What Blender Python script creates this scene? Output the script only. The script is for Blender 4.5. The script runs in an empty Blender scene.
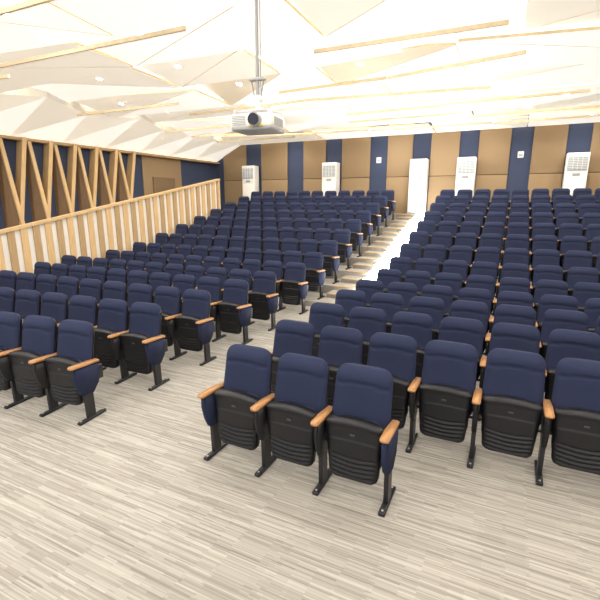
import bpy, bmesh, math, random
from mathutils import Vector, Matrix
random.seed(11)
sc = bpy.context.scene
try:
    sc.view_settings.view_transform = 'Standard'
    sc.view_settings.exposure = 0.15
except Exception: pass

# ---------------- materials ----------------
def mat(name, col, rough=0.6, noise=0.0, nscale=20, bump=0.0, emit=None, estr=0.0, metal=0.0, spec=0.5, stretch=(1,1,1)):
    m = bpy.data.materials.new(name); m.use_nodes = True
    nt = m.node_tree; b = nt.nodes['Principled BSDF']
    b.inputs['Base Color'].default_value = (*col, 1)
    b.inputs['Roughness'].default_value = rough
    b.inputs['Metallic'].default_value = metal
    b.inputs['Specular IOR Level'].default_value = spec
    if emit:
        b.inputs['Emission Color'].default_value = (*emit, 1)
        b.inputs['Emission Strength'].default_value = estr
    if noise or bump:
        tc = nt.nodes.new('ShaderNodeTexCoord'); mp = nt.nodes.new('ShaderNodeMapping')
        mp.inputs['Scale'].default_value = stretch
        n = nt.nodes.new('ShaderNodeTexNoise'); n.inputs['Scale'].default_value = nscale
        n.inputs['Detail'].default_value = 4
        nt.links.new(tc.outputs['Object'], mp.inputs[0]); nt.links.new(mp.outputs[0], n.inputs[0])
        if noise:
            r = nt.nodes.new('ShaderNodeValToRGB')
            r.color_ramp.elements[0].position = .3; r.color_ramp.elements[1].position = .7
            r.color_ramp.elements[0].color = (*[c*(1-noise) for c in col], 1)
            r.color_ramp.elements[1].color = (*[min(1, c*(1+noise)) for c in col], 1)
            nt.links.new(n.outputs[0], r.inputs[0]); nt.links.new(r.outputs[0], b.inputs['Base Color'])
        if bump:
            bp = nt.nodes.new('ShaderNodeBump'); bp.inputs['Strength'].default_value = bump
            bp.inputs['Distance'].default_value = .005
            nt.links.new(n.outputs[0], bp.inputs['Height']); nt.links.new(bp.outputs[0], b.inputs['Normal'])
    return m

M_fab = mat('navy_fabric', (0.024, 0.031, 0.070), .9, .15, 260, .25, spec=.2)
M_blk = mat('black_plastic', (0.009, 0.009, 0.012), .42, .1, 90, .1, spec=.4)
M_leg = mat('black_metal', (0.011, 0.011, 0.015), .4, .1, 60, 0)
M_wood = mat('arm_wood', (0.46, 0.23, 0.09), .4, .18, 18, 0, stretch=(1, .15, 1))
M_bluewall = mat('blue_wall', (0.040, 0.057, 0.115), .8, .08, 40, .1)
M_brown = mat('brown_acoustic_fabric', (0.31, 0.215, 0.12), .85, .06, 120, .15)
M_dkbrown = mat('recess_brown', (0.20, 0.13, 0.07), .8, .06, 60, .1)
M_seam = mat('seam_dark', (0.12, 0.075, 0.045), .8, .05, 30)
M_ltwood = mat('light_wood', (0.72, 0.50, 0.26), .55, .10, 8, 0, stretch=(3, 3, .3))
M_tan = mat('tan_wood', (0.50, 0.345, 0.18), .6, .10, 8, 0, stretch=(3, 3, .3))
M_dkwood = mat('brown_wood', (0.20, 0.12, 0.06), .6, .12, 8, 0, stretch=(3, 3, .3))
M_cream = mat('cream_paint', (0.90, 0.88, 0.82), .7, .02, 10)
M_cove = mat('glowing_cove_paint', (0.92, 0.88, 0.80), .7, .02, 10, emit=(1, .92, .76), estr=1.7)  # base ceiling itself emits, standing in for cove lamps above the panels
M_white = mat('white_paint', (0.9, 0.89, 0.87), .6, .02, 10)
M_lum = mat('added_glow_white_panel', (0.93, 0.91, 0.87), .7, .02, 5, emit=(1, .96, .885), estr=.60)  # emission added to brighten the ceiling; nothing lights this panel from behind
M_lum2 = mat('added_glow_cream_panel', (0.90, 0.85, 0.75), .7, .02, 5, emit=(1, .93, .80), estr=.40)  # same added glow, weaker and warmer, with no lamp behind
M_lum3 = mat('dim_glow_cream_panel', (0.82, 0.71, 0.54), .7, .02, 5, emit=(1, .89, .70), estr=.22)  # shaded facet painted in: darker tint and the weakest added glow
M_edge = mat('panel_edge_wood', (0.76, 0.63, 0.43), .6, .08, 10)
M_led = mat('led_strip', (1, 1, 1), .5, .01, 5, emit=(1, .985, .96), estr=20)
M_acw = mat('ac_white_plastic', (0.85, 0.86, 0.86), .35, .02, 10)
M_acg = mat('ac_grille', (0.42, 0.48, 0.55), .5, .05, 30)
M_gry = mat('grey_plastic', (0.35, 0.36, 0.37), .45, .05, 30)
M_dgry = mat('dark_label', (0.05, 0.05, 0.055), .45, .05, 30)
M_lens = mat('lens_glass', (0.02, 0.02, 0.04), .08, .05, 5)
M_yel = mat('yellow_label', (0.8, 0.6, 0.05), .5, .05, 30)
M_steel = mat('steel', (0.6, 0.6, 0.62), .3, .05, 30, metal=.8)

def floor_mat():
    m = bpy.data.materials.new('striped_carpet_tile'); m.use_nodes = True
    nt = m.node_tree; b = nt.nodes['Principled BSDF']; b.inputs['Roughness'].default_value = .8
    b.inputs['Specular IOR Level'].default_value = .2
    tc = nt.nodes.new('ShaderNodeTexCoord')
    def brick(w, h, off, shift):
        mp = nt.nodes.new('ShaderNodeMapping'); mp.inputs['Location'].default_value = (shift, shift*.37, 0)
        br = nt.nodes.new('ShaderNodeTexBrick')
        br.inputs['Color1'].default_value = (0, 0, 0, 1); br.inputs['Color2'].default_value = (1, 1, 1, 1)
        br.inputs['Mortar'].default_value = (.5, .5, .5, 1); br.inputs['Scale'].default_value = 1
        br.inputs['Mortar Size'].default_value = 0; br.inputs['Brick Width'].default_value = w; br.inputs['Row Height'].default_value = h
        br.offset = off
        nt.links.new(tc.outputs['Object'], mp.inputs[0]); nt.links.new(mp.outputs[0], br.inputs[0]); return br.outputs[0]
    def mix(a, bb, f):
        x = nt.nodes.new('ShaderNodeMix'); x.data_type = 'FLOAT'; x.inputs[0].default_value = f
        nt.links.new(a, x.inputs[2]); nt.links.new(bb, x.inputs[3]); return x.outputs[0]
    v = mix(brick(.45, .008, .37, .13), brick(.36, .012, .61, 2.7), .5)
    v = mix(v, brick(.6, .018, .43, 5.1), .3)
    v = mix(v, brick(1.0, .25, .5, 0), .07)
    r = nt.nodes.new('ShaderNodeValToRGB'); e = r.color_ramp.elements
    e[0].position = .08; e[0].color = (.205, .190, .168, 1); e[1].position = .92; e[1].color = (.49, .468, .43, 1)
    x = r.color_ramp.elements.new(.5); x.color = (.345, .325, .292, 1)
    nt.links.new(v, r.inputs[0]); nt.links.new(r.outputs[0], b.inputs['Base Color'])
    n = nt.nodes.new('ShaderNodeTexNoise'); n.inputs['Scale'].default_value = 350
    bp = nt.nodes.new('ShaderNodeBump'); bp.inputs['Strength'].default_value = .3; bp.inputs['Distance'].default_value = .004
    nt.links.new(tc.outputs['Object'], n.inputs[0]); nt.links.new(n.outputs[0], bp.inputs['Height']); nt.links.new(bp.outputs[0], b.inputs['Normal'])
    return m
M_floor = floor_mat()

# ---------------- mesh builder ----------------
class MB:
    def __init__(s): s.v = []; s.f = []; s.m = []; s.mats = []; s.sm = []
    def mi(s, m):
        if m not in s.mats: s.mats.append(m)
        return s.mats.index(m)
    def add(s, verts, faces, m, smooth=False):
        o = len(s.v); s.v += [tuple(v) for v in verts]; i = s.mi(m)
        for f in faces: s.f.append([o+a for a in f]); s.m.append(i); s.sm.append(smooth)
    def box(s, a, b, m, bev=0.0, seg=2, M=None):
        bm = bmesh.new(); bmesh.ops.create_cube(bm, size=1)
        c = [(a[i]+b[i])/2 for i in range(3)]; d = [abs(b[i]-a[i]) for i in range(3)]
        for v in bm.verts: v.co = Vector((v.co.x*d[0], v.co.y*d[1], v.co.z*d[2]))
        if bev: bmesh.ops.bevel(bm, geom=bm.edges[:], offset=bev, segments=seg, affect='EDGES', profile=.5)
        for v in bm.verts:
            v.co += Vector(c)
            if M: v.co = M @ v.co
        bm.verts.index_update()
        s.add([v.co[:] for v in bm.verts], [[v.index for v in f.verts] for f in bm.faces], m, bev > 0); bm.free()
    def prism(s, pts, vec, m, m_side=None):
        n = len(pts); V = [Vector(p) for p in pts]; W = [p+Vector(vec) for p in V]
        s.add(V+W, [list(range(n))[::-1], [n+i for i in range(n)]], m)
        s.add(V+W, [[i, (i+1) % n, n+(i+1) % n, n+i] for i in range(n)], m_side or m)
    def cyl(s, p, q, r, m, n=16, r2=None):
        p = Vector(p); q = Vector(q); d = (q-p).normalized(); r2 = r if r2 is None else r2
        a = d.orthogonal().normalized(); b = d.cross(a)
        P = [p+r*(math.cos(t)*a+math.sin(t)*b) for t in [2*math.pi*i/n for i in range(n)]]
        Q = [q+r2*(math.cos(t)*a+math.sin(t)*b) for t in [2*math.pi*i/n for i in range(n)]]
        s.add(P+Q, [list(range(n))[::-1], [n+i for i in range(n)]], m)
        s.add(P+Q, [[i, (i+1) % n, n+(i+1) % n, n+i] for i in range(n)], m, True)
    def mesh(s, name):
        me = bpy.data.meshes.new(name); me.from_pydata(s.v, [], s.f)
        for m in s.mats: me.materials.append(m)
        for p, i, sm in zip(me.polygons, s.m, s.sm): p.material_index = i; p.use_smooth = sm
        bm = bmesh.new(); bm.from_mesh(me); bmesh.ops.recalc_face_normals(bm, faces=bm.faces[:]); bm.to_mesh(me); bm.free()
        return me
    def obj(s, name, loc=(0, 0, 0)):
        o = bpy.data.objects.new(name, s.mesh(name)); o.location = loc; sc.collection.objects.link(o); return o

# ---------------- chair ----------------
def sheet(b, hw, z0, z1, yf, thick, m, ns=16, nt=26, disp=None, mback=None, round_back=.0):
    V = []; F = []
    zs = [z0+(z1-z0)*(1-math.cos(math.pi*j/nt))/2 for j in range(nt+1)]
    for j, z in enumerate(zs):
        for i in range(ns+1):
            s = -math.cos(math.pi*i/ns)
            s = .5*s+.5*(-1+2*i/ns)
            V.append((s*hw(z), yf(z)-(disp(s, (z-z0)/(z1-z0), z) if disp else 0), z))
    n = len(V); W = ns+1
    for j, z in enumerate(zs):
        for i in range(ns+1):
            s = -1+2*i/ns
            e = 1-max(abs(s)**6, 0)
            V.append((s*hw(z)*.98, yf(z)+thick*(.6+.4*e), z))
    for j in range(nt):
        for i in range(ns):
            a = j*W+i; F.append([a, a+1, a+W+1, a+W])
    b.add(V[:n], F, m, True)
    B = []
    for j in range(nt):
        for i in range(ns):
            a = n+j*W+i; B.append([a, a+W, a+W+1, a+1])
    for j in range(nt):
        B.append([j*W, j*W+W, n+j*W+W, n+j*W]); B.append([j*W+ns, n+j*W+ns, n+j*W+W+ns, j*W+W+ns])
    for i in range(ns):
        B.append([i, n+i, n+i+1, i+1]); a = nt*W+i; B.append([a, a+1, n+a+1, n+a])
    b.add(V, B, mback or m, True)

def rounded_hw(z0, z1, w0, w1, rt, rb):
    def hw(z):
        t = (z-z0)/(z1-z0); w = w0+(w1-w0)*t
        if z > z1-rt: k = (z-(z1-rt))/rt; w -= rt*(1-math.sqrt(max(0, 1-k*k)))*.95
        if z < z0+rb: k = ((z0+rb)-z)/rb; w -= rb*(1-math.sqrt(max(0, 1-k*k)))
        return w
    return hw

def leg(b, x, end):
    pan = M_fab if end else M_blk
    b.box((x-.026, -.02, .0), (x+.026, .34, .03), M_leg, .008)
    b.cyl((x, .01, .03), (x, .01, .036), .009, M_gry, 8)
    b.cyl((x, .31, .03), (x, .31, .036), .009, M_gry, 8)
    P = [(x-.018, .10, .028), (x-.018, .20, .028), (x-.018, .19, .40), (x-.018, .085, .40)]
    b.prism(P, (.036, 0, 0), M_leg)
    t = .026 if end else .02
    prof = [(.06, .30), (.20, .28), (.29, .38), (.31, .60), (-.015, .622), (-.02, .52), (.01, .40)]
    bm = bmesh.new()
    A = [bm.verts.new((x-t, y, z)) for y, z in prof]; B = [bm.verts.new((x+t, y, z)) for y, z in prof]
    n = len(prof); bm.faces.new(A[::-1]); bm.faces.new(B)
    for i in range(n): bm.faces.new((A[i], A[(i+1) % n], B[(i+1) % n], B[i]))
    bmesh.ops.bevel(bm, geom=bm.edges[:], offset=.012, segments=2, affect='EDGES')
    bm.verts.index_update()
    b.add([v.co[:] for v in bm.verts], [[v.index for v in f.verts] for f in bm.faces], pan, True); bm.free()
    ol = []
    w = .034
    for k in range(9):
        a = math.pi+math.pi*k/8
        ol.append((x+w*math.cos(a), -.035+.022*math.sin(a)))
    ol += [(x+w, .12), (x+w*.85, .31), (x-w*.85, .31), (x-w, .12)]
    bm = bmesh.new()
    zt = lambda y: .625-.02*(y/.3)
    A = [bm.verts.new((px, py, zt(py))) for px, py in ol]; B = [bm.verts.new((px, py, zt(py)+.030)) for px, py in ol]
    n = len(ol); bm.faces.new(A[::-1]); bm.faces.new(B)
    for i in range(n): bm.faces.new((A[i], A[(i+1) % n], B[(i+1) % n], B[i]))
    ed = [e for e in bm.edges if all(v in B for v in e.verts)]
    bmesh.ops.bevel(bm, geom=ed, offset=.009, segments=2, affect='EDGES')
    bm.verts.index_update()
    b.add([v.co[:] for v in bm.verts], [[v.index for v in f.verts] for f in bm.faces], M_wood, True); bm.free()
    b.box((x-.016, .26, .40), (x+.016, .36, .56), M_leg, .01)

def chair_mesh(left_end=False, right_end=False):
    b = MB()
    yb = lambda z: .215+(z-.42)*.20+.03*max(0, (z-.85))
    hw = rounded_hw(.42, 1.015, .247, .230, .09, .03)
    def dback(s, t, z):
        e = (1-abs(s)**5)*(1-abs(2*t-1)**8)
        zs = .895-.03*(s*s)
        g = .018*math.exp(-((z-zs)/.008)**2)*(abs(s) < .98)
        conc = -.012*(1-abs(s)**2)*math.exp(-((z-.72)/.12)**2)
        side = .014*math.exp(-((z-.95)/.05)**2)
        return .045*max(0, e)**.6+conc+side*max(0, e)**.5-g
    sheet(b, hw, .42, 1.015, yb, .035, M_fab, 18, 44, dback)
    hw2 = rounded_hw(.36, 1.0, .240, .226, .09, .06)
    sheet(b, hw2, .36, 1.0, lambda z: yb(z)+.03, .035, M_blk, 12, 16)
    ys = lambda z: .105-(z-.25)*.02
    hs = rounded_hw(.24, .645, .212, .222, .07, .07)
    sheet(b, hs, .24, .645, lambda z: ys(z)+.03, .085, M_fab, 12, 14)
    S0, S1 = .155, .655
    hs2 = rounded_hw(S0, S1, .195, .238, .055, .05)
    def dsh(s, t, z):
        e = max(0, (1-abs(s)**8))*max(0, (1-abs(2*t-1)**14))
        d = .03*e**.5
        zz = z+.03*(1-s*s)
        if abs(s) < .84 and .21 < zz < .41:
            d -= .013*(math.sin((zz-.21)/.2*math.pi*10) > 0.1)
        if abs(s) < .90 and z < .50: d += .008
        if z > S1-.055: d += .012*math.sin((z-S1+.055)/.055*math.pi)
        return d
    V = []; F = []; ns = 20; nt = 60
    for j in range(nt+1):
        z = S0+(S1-S0)*j/nt
        for i in range(ns+1):
            s = -1+2*i/ns; V.append((s*hs2(z), ys(z)-dsh(s, j/nt, z), z+.018*(1-s*s)*(j/nt)**3))
    W = ns+1
    for j in range(nt):
        for i in range(ns):
            a = j*W+i; F.append([a, a+1, a+W+1, a+W])
    n = len(V)
    ring = [i for i in range(W)]+[j*W+ns for j in range(1, nt+1)]+[nt*W+i for i in range(ns-1, -1, -1)]+[j*W for j in range(nt-1, 0, -1)]
    R = []
    for k in ring: R.append((V[k][0], V[k][1]+.045, V[k][2]))
    L = len(ring)
    F2 = [[ring[k], ring[(k+1) % L], n+(k+1) % L, n+k] for k in range(L)]
    F2.append([n+k for k in range(L)])
    b.add(V+R, F+F2, M_blk, True)
    b.box((-.020, .060, .55), (.020, .067, .568), M_dgry, .002)
    b.cyl((-.26, .20, .38), (.26, .20, .38), .014, M_leg, 10)
    leg(b, .27, right_end)
    if left_end: leg(b, -.27, True)
    return b.mesh('auditorium_chair')

CH = {(l, r): chair_mesh(l, r) for l in (0, 1) for r in (0, 1)}

P = .54
rows = [(2.76+.92*k, 0.0) for k in range(5)] + [(7.72, 0.0)]
H = [.12, .32, .54, .76, .98, 1.20, 1.42, 1.62]
for k, h in enumerate(H): rows.append((8.66+.905*k, h))
XL0 = -3.74; XR0 = -2.28
TURN = [6.0, 4.0, 2.0, 1.0]; DX = [-.12, -.08, -.04, 0]; DY = [-.08, -.05, -.03, 0]
for r, (y, z) in enumerate(rows):
    nl = 10 if r < 4 else 11
    th = math.radians(TURN[r]) if r < 4 else 0
    dx = DX[r] if r < 4 else 0; dy = DY[r] if r < 4 else 0
    for c in range(nl):
        o = bpy.data.objects.new('auditorium_chair', CH[(int(c == nl-1), int(c == 0))])
        s = .27+P*c
        o.location = (XL0+dx-s*math.cos(th), y+dy-s*math.sin(th), z); o.rotation_euler = (0, 0, th); sc.collection.objects.link(o)
    nr = 3 if r == 0 else 12
    for c in range(nr):
        o = bpy.data.objects.new('auditorium_chair', CH[(int(c == 0), int(c == nr-1))])
        o.location = (XR0+.27+P*c, y, z); sc.collection.objects.link(o)

# ---------------- floor (stepped) ----------------
WX0, WX1, YB = -12.2, 6.2, 16.5
b = MB()
prof = [(-3.0, 0.0)]
zc = 0.0
for (y, z) in rows:
    if z > zc:
        prof += [(y-.22, zc), (y-.22, z)]; zc = z
ztop = zc+.18
prof += [(15.75, zc), (15.75, ztop), (YB, ztop), (YB, -.3), (-3.0, -.3)]
b.prism([(WX0, y, z) for y, z in prof], (WX1-WX0, 0, 0), M_floor)
b.obj('floor')
b = MB(); l = MB()
zc = 0
edges = []
for (y, z) in rows:
    if z > zc: edges.append((y-.22, zc, z)); zc = z
edges.append((15.75, zc, ztop))
for (ye, z0, z1) in edges:
    zm = (z0+z1)/2
    b.box((-3.66, ye-.42, z0), (-2.34, ye, zm), M_floor)
    for yy, zz in ((ye-.42, zm), (ye, z1)):
        b.box((-3.66, yy-.02, zz-.025), (-2.34, yy+.025, zz+.004), M_tan, .004)
        # illuminated tread insert and riser strip on the block side of the aisle
        l.box((-3.10, yy+.03, zz+.001), (-2.50, yy+.34, zz+.012), M_led, .003)
        l.box((-3.10, yy-.014, zz-max(.05, (z1-z0)*.42)), (-2.50, yy-.002, zz-.028), M_led, .003)
b.obj('aisle_step'); l.obj('step_light_strip')

# ---------------- walls ----------------
b = MB(); b.box((WX0-.2, YB, -.3), (WX1+.2, YB+.2, 5.5), M_bluewall); b.obj('wall_back')
b = MB(); b.box((WX0-.2, -3, -.3), (WX0, YB, 5.5), M_bluewall); b.obj('wall_left')
b = MB(); b.box((WX1, -3, -.3), (WX1+.2, YB, 5.5), M_brown); b.obj('wall_right')
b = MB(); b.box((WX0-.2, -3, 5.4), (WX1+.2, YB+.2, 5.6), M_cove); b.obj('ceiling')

blue = [(-10.57, -9.81), (-8.56, -7.83), (-6.86, -6.18), (-5.05, -4.39), (-3.47, -2.83), (-1.88, -1.26), (-.29, .36), (1.30, 1.95), (2.95, 3.6), (4.6, 5.25)]
b = MB(); x = -11.75
for (a, c) in blue+[(6.15, 6.2)]:
    for (z0, z1) in ((ztop, 3.12), (3.14, 5.2)):
        b.box((x, YB-.07, z0), (a, YB-.001, z1), M_brown, .012)
    b.box((x+.01, YB-.04, 3.10), (a-.01, YB-.002, 3.16), M_seam)
    x = c
b.obj('acoustic_wall_panel')
for xx in (-4.72, .04):
    b = MB(); b.box((xx-.09, YB-.03, 3.65), (xx+.09, YB-.001, 3.85), M_white, .008)
    b.box((xx-.06, YB-.034, 3.69), (xx+.06, YB-.029, 3.78), M_acg, .001)
    b.obj('wall_notice_plate')

def ac(x):
    b = MB(); w = .30; y0 = YB-.52; y1 = YB-.1; z = 0
    b.box((x-w-.01, y0-.02, z), (x+w+.01, y1+.01, z+.07), M_gry, .01)
    b.box((x-w, y0, z+.05), (x+w, y1, z+1.9), M_acw, .03, 3)
    b.box((x-w+.04, y0-.012, z+1.38), (x+w-.04, y0+.02, z+1.80), M_acg, .008)
    for k in range(8):
        zz = z+1.41+k*.05
        b.box((x-w+.05, y0-.035, zz), (x+w-.05, y0-.005, zz+.014), M_acw, .003)
    for k in (-.12, 0, .12): b.box((x+k-.006, y0-.03, z+1.39), (x+k+.006, y0-.008, z+1.79), M_acw)
    b.box((x-.10, y0-.012, z+1.22), (x+.10, y0+.01, z+1.30), M_gry, .004)
    b.box((x-.24, y0-.008, z+.62), (x-.12, y0+.01, z+.76), M_yel, .002)
    b.box((x-w+.03, y0-.010, z+.12), (x+w-.03, y0+.01, z+1.15), M_white, .008)
    for k in range(12):
        zz = z+.16+k*.032
        b.box((x-w+.06, y0-.018, zz), (x+w-.06, y0-.004, zz+.010), M_acg, .002)
    b.obj('floor_standing_air_conditioner', (0, 0, ztop))
for x in (-10.2, -6.52, -3.15, -1.57, 1.62): ac(x)

# ---------------- left wall decor ----------------
fl = lambda y: max([0]+[z for (yy, z) in rows if yy-.22 <= y])
b = MB(); ZT = 3.93
y = 1.3
while y < 11.9:
    zb = fl(y-.4); X = WX0
    A = (X, y-.34, zb); B = (X, y+.42, zb); R = (X+.42, y+.10, zb)
    T1 = (X, y-.32, ZT); T2 = (X, y-.14, ZT); TR = (X+.16, y-.26, ZT)
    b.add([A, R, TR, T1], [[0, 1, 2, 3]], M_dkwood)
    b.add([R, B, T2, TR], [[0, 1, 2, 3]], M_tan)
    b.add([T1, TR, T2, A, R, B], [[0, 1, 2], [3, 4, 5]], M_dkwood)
    d = Vector(TR)-Vector(R); R = Vector(R)
    b.prism([R+Vector((-.01, -.05, 0)), R+Vector((.04, -.05, 0)), R+Vector((.04, .05, 0)), R+Vector((-.01, .05, 0))], d, M_ltwood)
    p = Vector((X, y-.34, zb)); q = Vector((X, y+.36, ZT))
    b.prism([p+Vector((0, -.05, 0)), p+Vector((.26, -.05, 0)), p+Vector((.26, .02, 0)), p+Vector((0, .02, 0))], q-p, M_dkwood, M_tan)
    b.prism([p+Vector((.26, -.07, 0)), p+Vector((.29, -.07, 0)), p+Vector((.29, .04, 0)), p+Vector((.26, .04, 0))], q-p, M_ltwood)
    y += .76
b.obj('folded_wood_wall_fins')
b = MB(); b.box((WX0, 12.05, 1.0), (WX0+.05, 14.1, ZT), M_brown, .01); b.obj('trim_1')
b = MB(); zd = fl(12.9)
b.box((WX0+.05, 12.5, zd), (WX0+.10, 13.65, zd+2.15), M_dkwood, .008)
b.box((WX0+.10, 12.6, zd+.1), (WX0+.115, 13.55, zd+2.05), M_dkbrown, .005)
b.cyl((WX0+.1, 12.68, zd+1.0), (WX0+.17, 12.68, zd+1.0), .02, M_steel)
b.box((WX0+.15, 12.66, zd+.99), (WX0+.17, 12.82, zd+1.01), M_steel, .004)
b.obj('door_1')
b = MB(); ys_ = [-3+1.5*i for i in range(14)]
for i in range(13):
    y0, y1 = ys_[i], ys_[i+1]
    o0 = (-10.5 if i % 2 else -11.0); o1 = (-11.0 if i % 2 else -10.5)
    z0 = 4.62+.12*(i % 2); z1 = 4.62+.12*((i+1) % 2)
    a = (WX0, y0, ZT); c = (WX0, y1, ZT); d = (o1, y1, z1); e = (o0, y0, z0)
    b.add([a, c, d], [[0, 1, 2]], M_lum)  # soffit facets brightened by emission in their own material
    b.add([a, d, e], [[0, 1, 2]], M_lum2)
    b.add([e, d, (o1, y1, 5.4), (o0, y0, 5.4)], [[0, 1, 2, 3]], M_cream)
b.box((WX0, -3, ZT-.08), (WX0+.22, YB, ZT), M_tan, .01)
b.obj('ceiling_soffit')

# ---------------- parapet with slats ----------------
b = MB(); XP = -9.80; ya, yb_ = 4.2, 13.35
ztop_f = lambda y: 1.62+(y-5.5)*(2.98-1.62)/(13.2-5.5)
zbot_f = lambda y: max(0, fl(y)-.02)
def slat(y0, y1, x0, x1, m, dz1=0):
    P_ = [(x0, y0, zbot_f(y0)), (x0, y1, zbot_f(y0)), (x0, y1, ztop_f(y1)+dz1), (x0, y0, ztop_f(y0)+dz1)]
    b.prism(P_, (x1-x0, 0, 0), m)
y = ya; k = 0
while y < yb_-.3:
    slat(y, y+.15, XP, XP+.06, M_tan if k % 2 else M_ltwood)
    slat(y+.15, y+.29, XP, XP+.012, M_white)
    y += .29; k += 1
P_ = [(XP-.03, ya-.03, ztop_f(ya-.03)-.02), (XP-.03, yb_, ztop_f(yb_)-.02), (XP-.03, yb_, ztop_f(yb_)+.05), (XP-.03, ya-.03, ztop_f(ya-.03)+.05)]
b.prism(P_, (.11, 0, 0), M_ltwood)
b.box((XP-.02, yb_-.1, 1.0), (XP+.06, yb_, ztop_f(yb_)), M_ltwood)
b.obj('slatted_parapet')

# ---------------- faceted ceiling: long staggered panels, gently folded ----------------
ny = 12
gy = [-3+j*(YB+3)/ny for j in range(ny+1)]
b = MB(); cents = []
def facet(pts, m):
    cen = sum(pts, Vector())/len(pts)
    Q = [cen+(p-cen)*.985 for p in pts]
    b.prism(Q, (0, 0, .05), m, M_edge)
    n = (Q[1]-Q[0]).cross(Q[2]-Q[0]).normalized()
    if n.z > 0: n = -n
    cents.append((cen, n))
for j in range(ny):
    base = 4.58 if j == ny-1 else random.choice([4.60, 4.68, 4.78, 4.90])
    x = -10.9; yl0 = gy[j]+random.uniform(-.25, .25); yl1 = gy[j+1]-.14
    zl = random.uniform(-.04, .1) if j < ny-1 else 0
    while x < WX1-.3:
        w = random.uniform(2.2, 4.4); x2 = min(WX1, x+w)
        if WX1-x2 < 1.3: x2 = WX1
        zr = random.uniform(-.04, .14) if j < ny-1 else 0
        yr0 = gy[j]+random.uniform(-.35, .35)
        dzf = random.uniform(.08, .32)
        a = Vector((x, yl0, base+zl+dzf)); c = Vector((x2, yr0, base+zr+dzf*.3))
        d = Vector((x2, yl1, base+zr)); e = Vector((x, yl1, base+zl))
        mm = lambda: random.choices([M_lum, M_lum2, M_lum3], [6, 4, 1.8])[0]  # glow strength varies per facet, imitating light and shade on the folds
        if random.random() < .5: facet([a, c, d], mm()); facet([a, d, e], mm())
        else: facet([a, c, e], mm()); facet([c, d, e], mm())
        x = x2; yl0 = yr0; zl = zr
b.obj('faceted_ceiling_panels')
b = MB()
for j in range(4, ny):
    x = -10.8
    while x < WX1-1:
        L_ = random.uniform(2.0, 4.5); x2 = min(WX1-.05, x+L_)
        p = Vector((x, gy[j]+random.uniform(-.35, .35), 4.56+random.uniform(-.03, .04))); q = Vector((x2, gy[j]+random.uniform(-.35, .35), 4.56+random.uniform(-.03, .04)))
        if random.random() < (.72 if j > 6 else .35):
            d = (q-p).normalized(); s = Vector((-d.y, d.x, 0)).normalized()*.018
            b.prism([p-s, p+s, p+s-Vector((0, 0, .055)), p-s-Vector((0, 0, .055))], q-p, M_edge)
        x = x2
b.obj('ceiling_wood_battens')

# recessed downlights, flush in the facets
sel = [c for k, c in enumerate(cents) if k % 2 == 0]
for cen, n in sel:
    b = MB(); b.cyl(cen-n*.02, cen+n*.008, .075, M_white, 20); b.cyl(cen+n*.008, cen+n*.012, .062, M_led, 20)
    b.obj('recessed_downlight')
    L = bpy.data.lights.new('lamp', 'AREA'); L.shape = 'DISK'; L.size = .12; L.energy = 1200/len(sel); L.color = (1, .955, .89)
    o = bpy.data.objects.new('downlight_lamp', L); o.location = cen+n*.02; sc.collection.objects.link(o)

# ---------------- projector ----------------
b = MB(); px, py, pz = -2.49, 4.13, 3.09
b.box((-.23, -.20, -.075), (.23, .20, .06), M_white, .03, 3)
b.box((-.225, -.19, -.10), (.225, .19, -.06), M_gry, .015)
b.cyl((.06, -.19, -.01), (.06, -.25, -.01), .065, M_gry, 24); b.cyl((.06, -.25, -.01), (.06, -.27, -.01), .055, M_lens, 24)
for k in range(6): b.box((-.20, -.206, -.05+k*.016), (-.05, -.198, -.044+k*.016), M_gry)
for k in range(8): b.box((.228, -.12+k*.03, -.05), (.234, -.105+k*.03, .03), M_gry)
b.box((-.02, -.206, -.07), (.14, -.2, -.055), M_yel, .001)
b.box((-.10, -.08, .10), (.10, .08, .115), M_steel, .003)
for sx in (-1, 1):
    for sy in (-1, 1):
        b.cyl((sx*.06, sy*.05, .11), (sx*.20, sy*.15, .10), .010, M_steel, 8)
        b.cyl((sx*.20, sy*.15, .10), (sx*.20, sy*.15, .055), .010, M_steel, 8)
b.cyl((0, 0, .11), (0, 0, .26), .030, M_white, 16)
b.box((-.05, -.04, .20), (.05, .04, .25), M_white, .01)
b.cyl((0, 0, .26), (0, 0, 5.40-pz), .020, M_gry, 16)
b.box((-.085, -.03, .40), (.085, .03, .425), M_gry, .004)
b.cyl((-.07, 0, .41), (-.03, 0, .22), .008, M_gry, 8); b.cyl((.07, 0, .41), (.03, 0, .22), .008, M_gry, 8)
b.cyl((.035, .0, .2), (.04, .02, 5.38-pz), .006, M_gry, 8)
b.cyl((0, 0, 5.36-pz), (0, 0, 5.40-pz), .10, M_white, 20)
b.obj('ceiling_projector', (px, py, pz)).rotation_euler = (0, 0, .12)

# ---------------- world & camera ----------------
w = bpy.data.worlds.new('World'); sc.world = w; w.use_nodes = True
w.node_tree.nodes['Background'].inputs[0].default_value = (1, .98, .95, 1)
w.node_tree.nodes['Background'].inputs[1].default_value = 1.1
cam = bpy.data.cameras.new('camera'); cam.sensor_width = 36; cam.lens = 25.8
co = bpy.data.objects.new('camera', cam); co.location = (0, 0, 2.3)
co.rotation_euler = (math.radians(90-13.1), 0, math.radians(25.9)); sc.collection.objects.link(co)
sc.camera = co
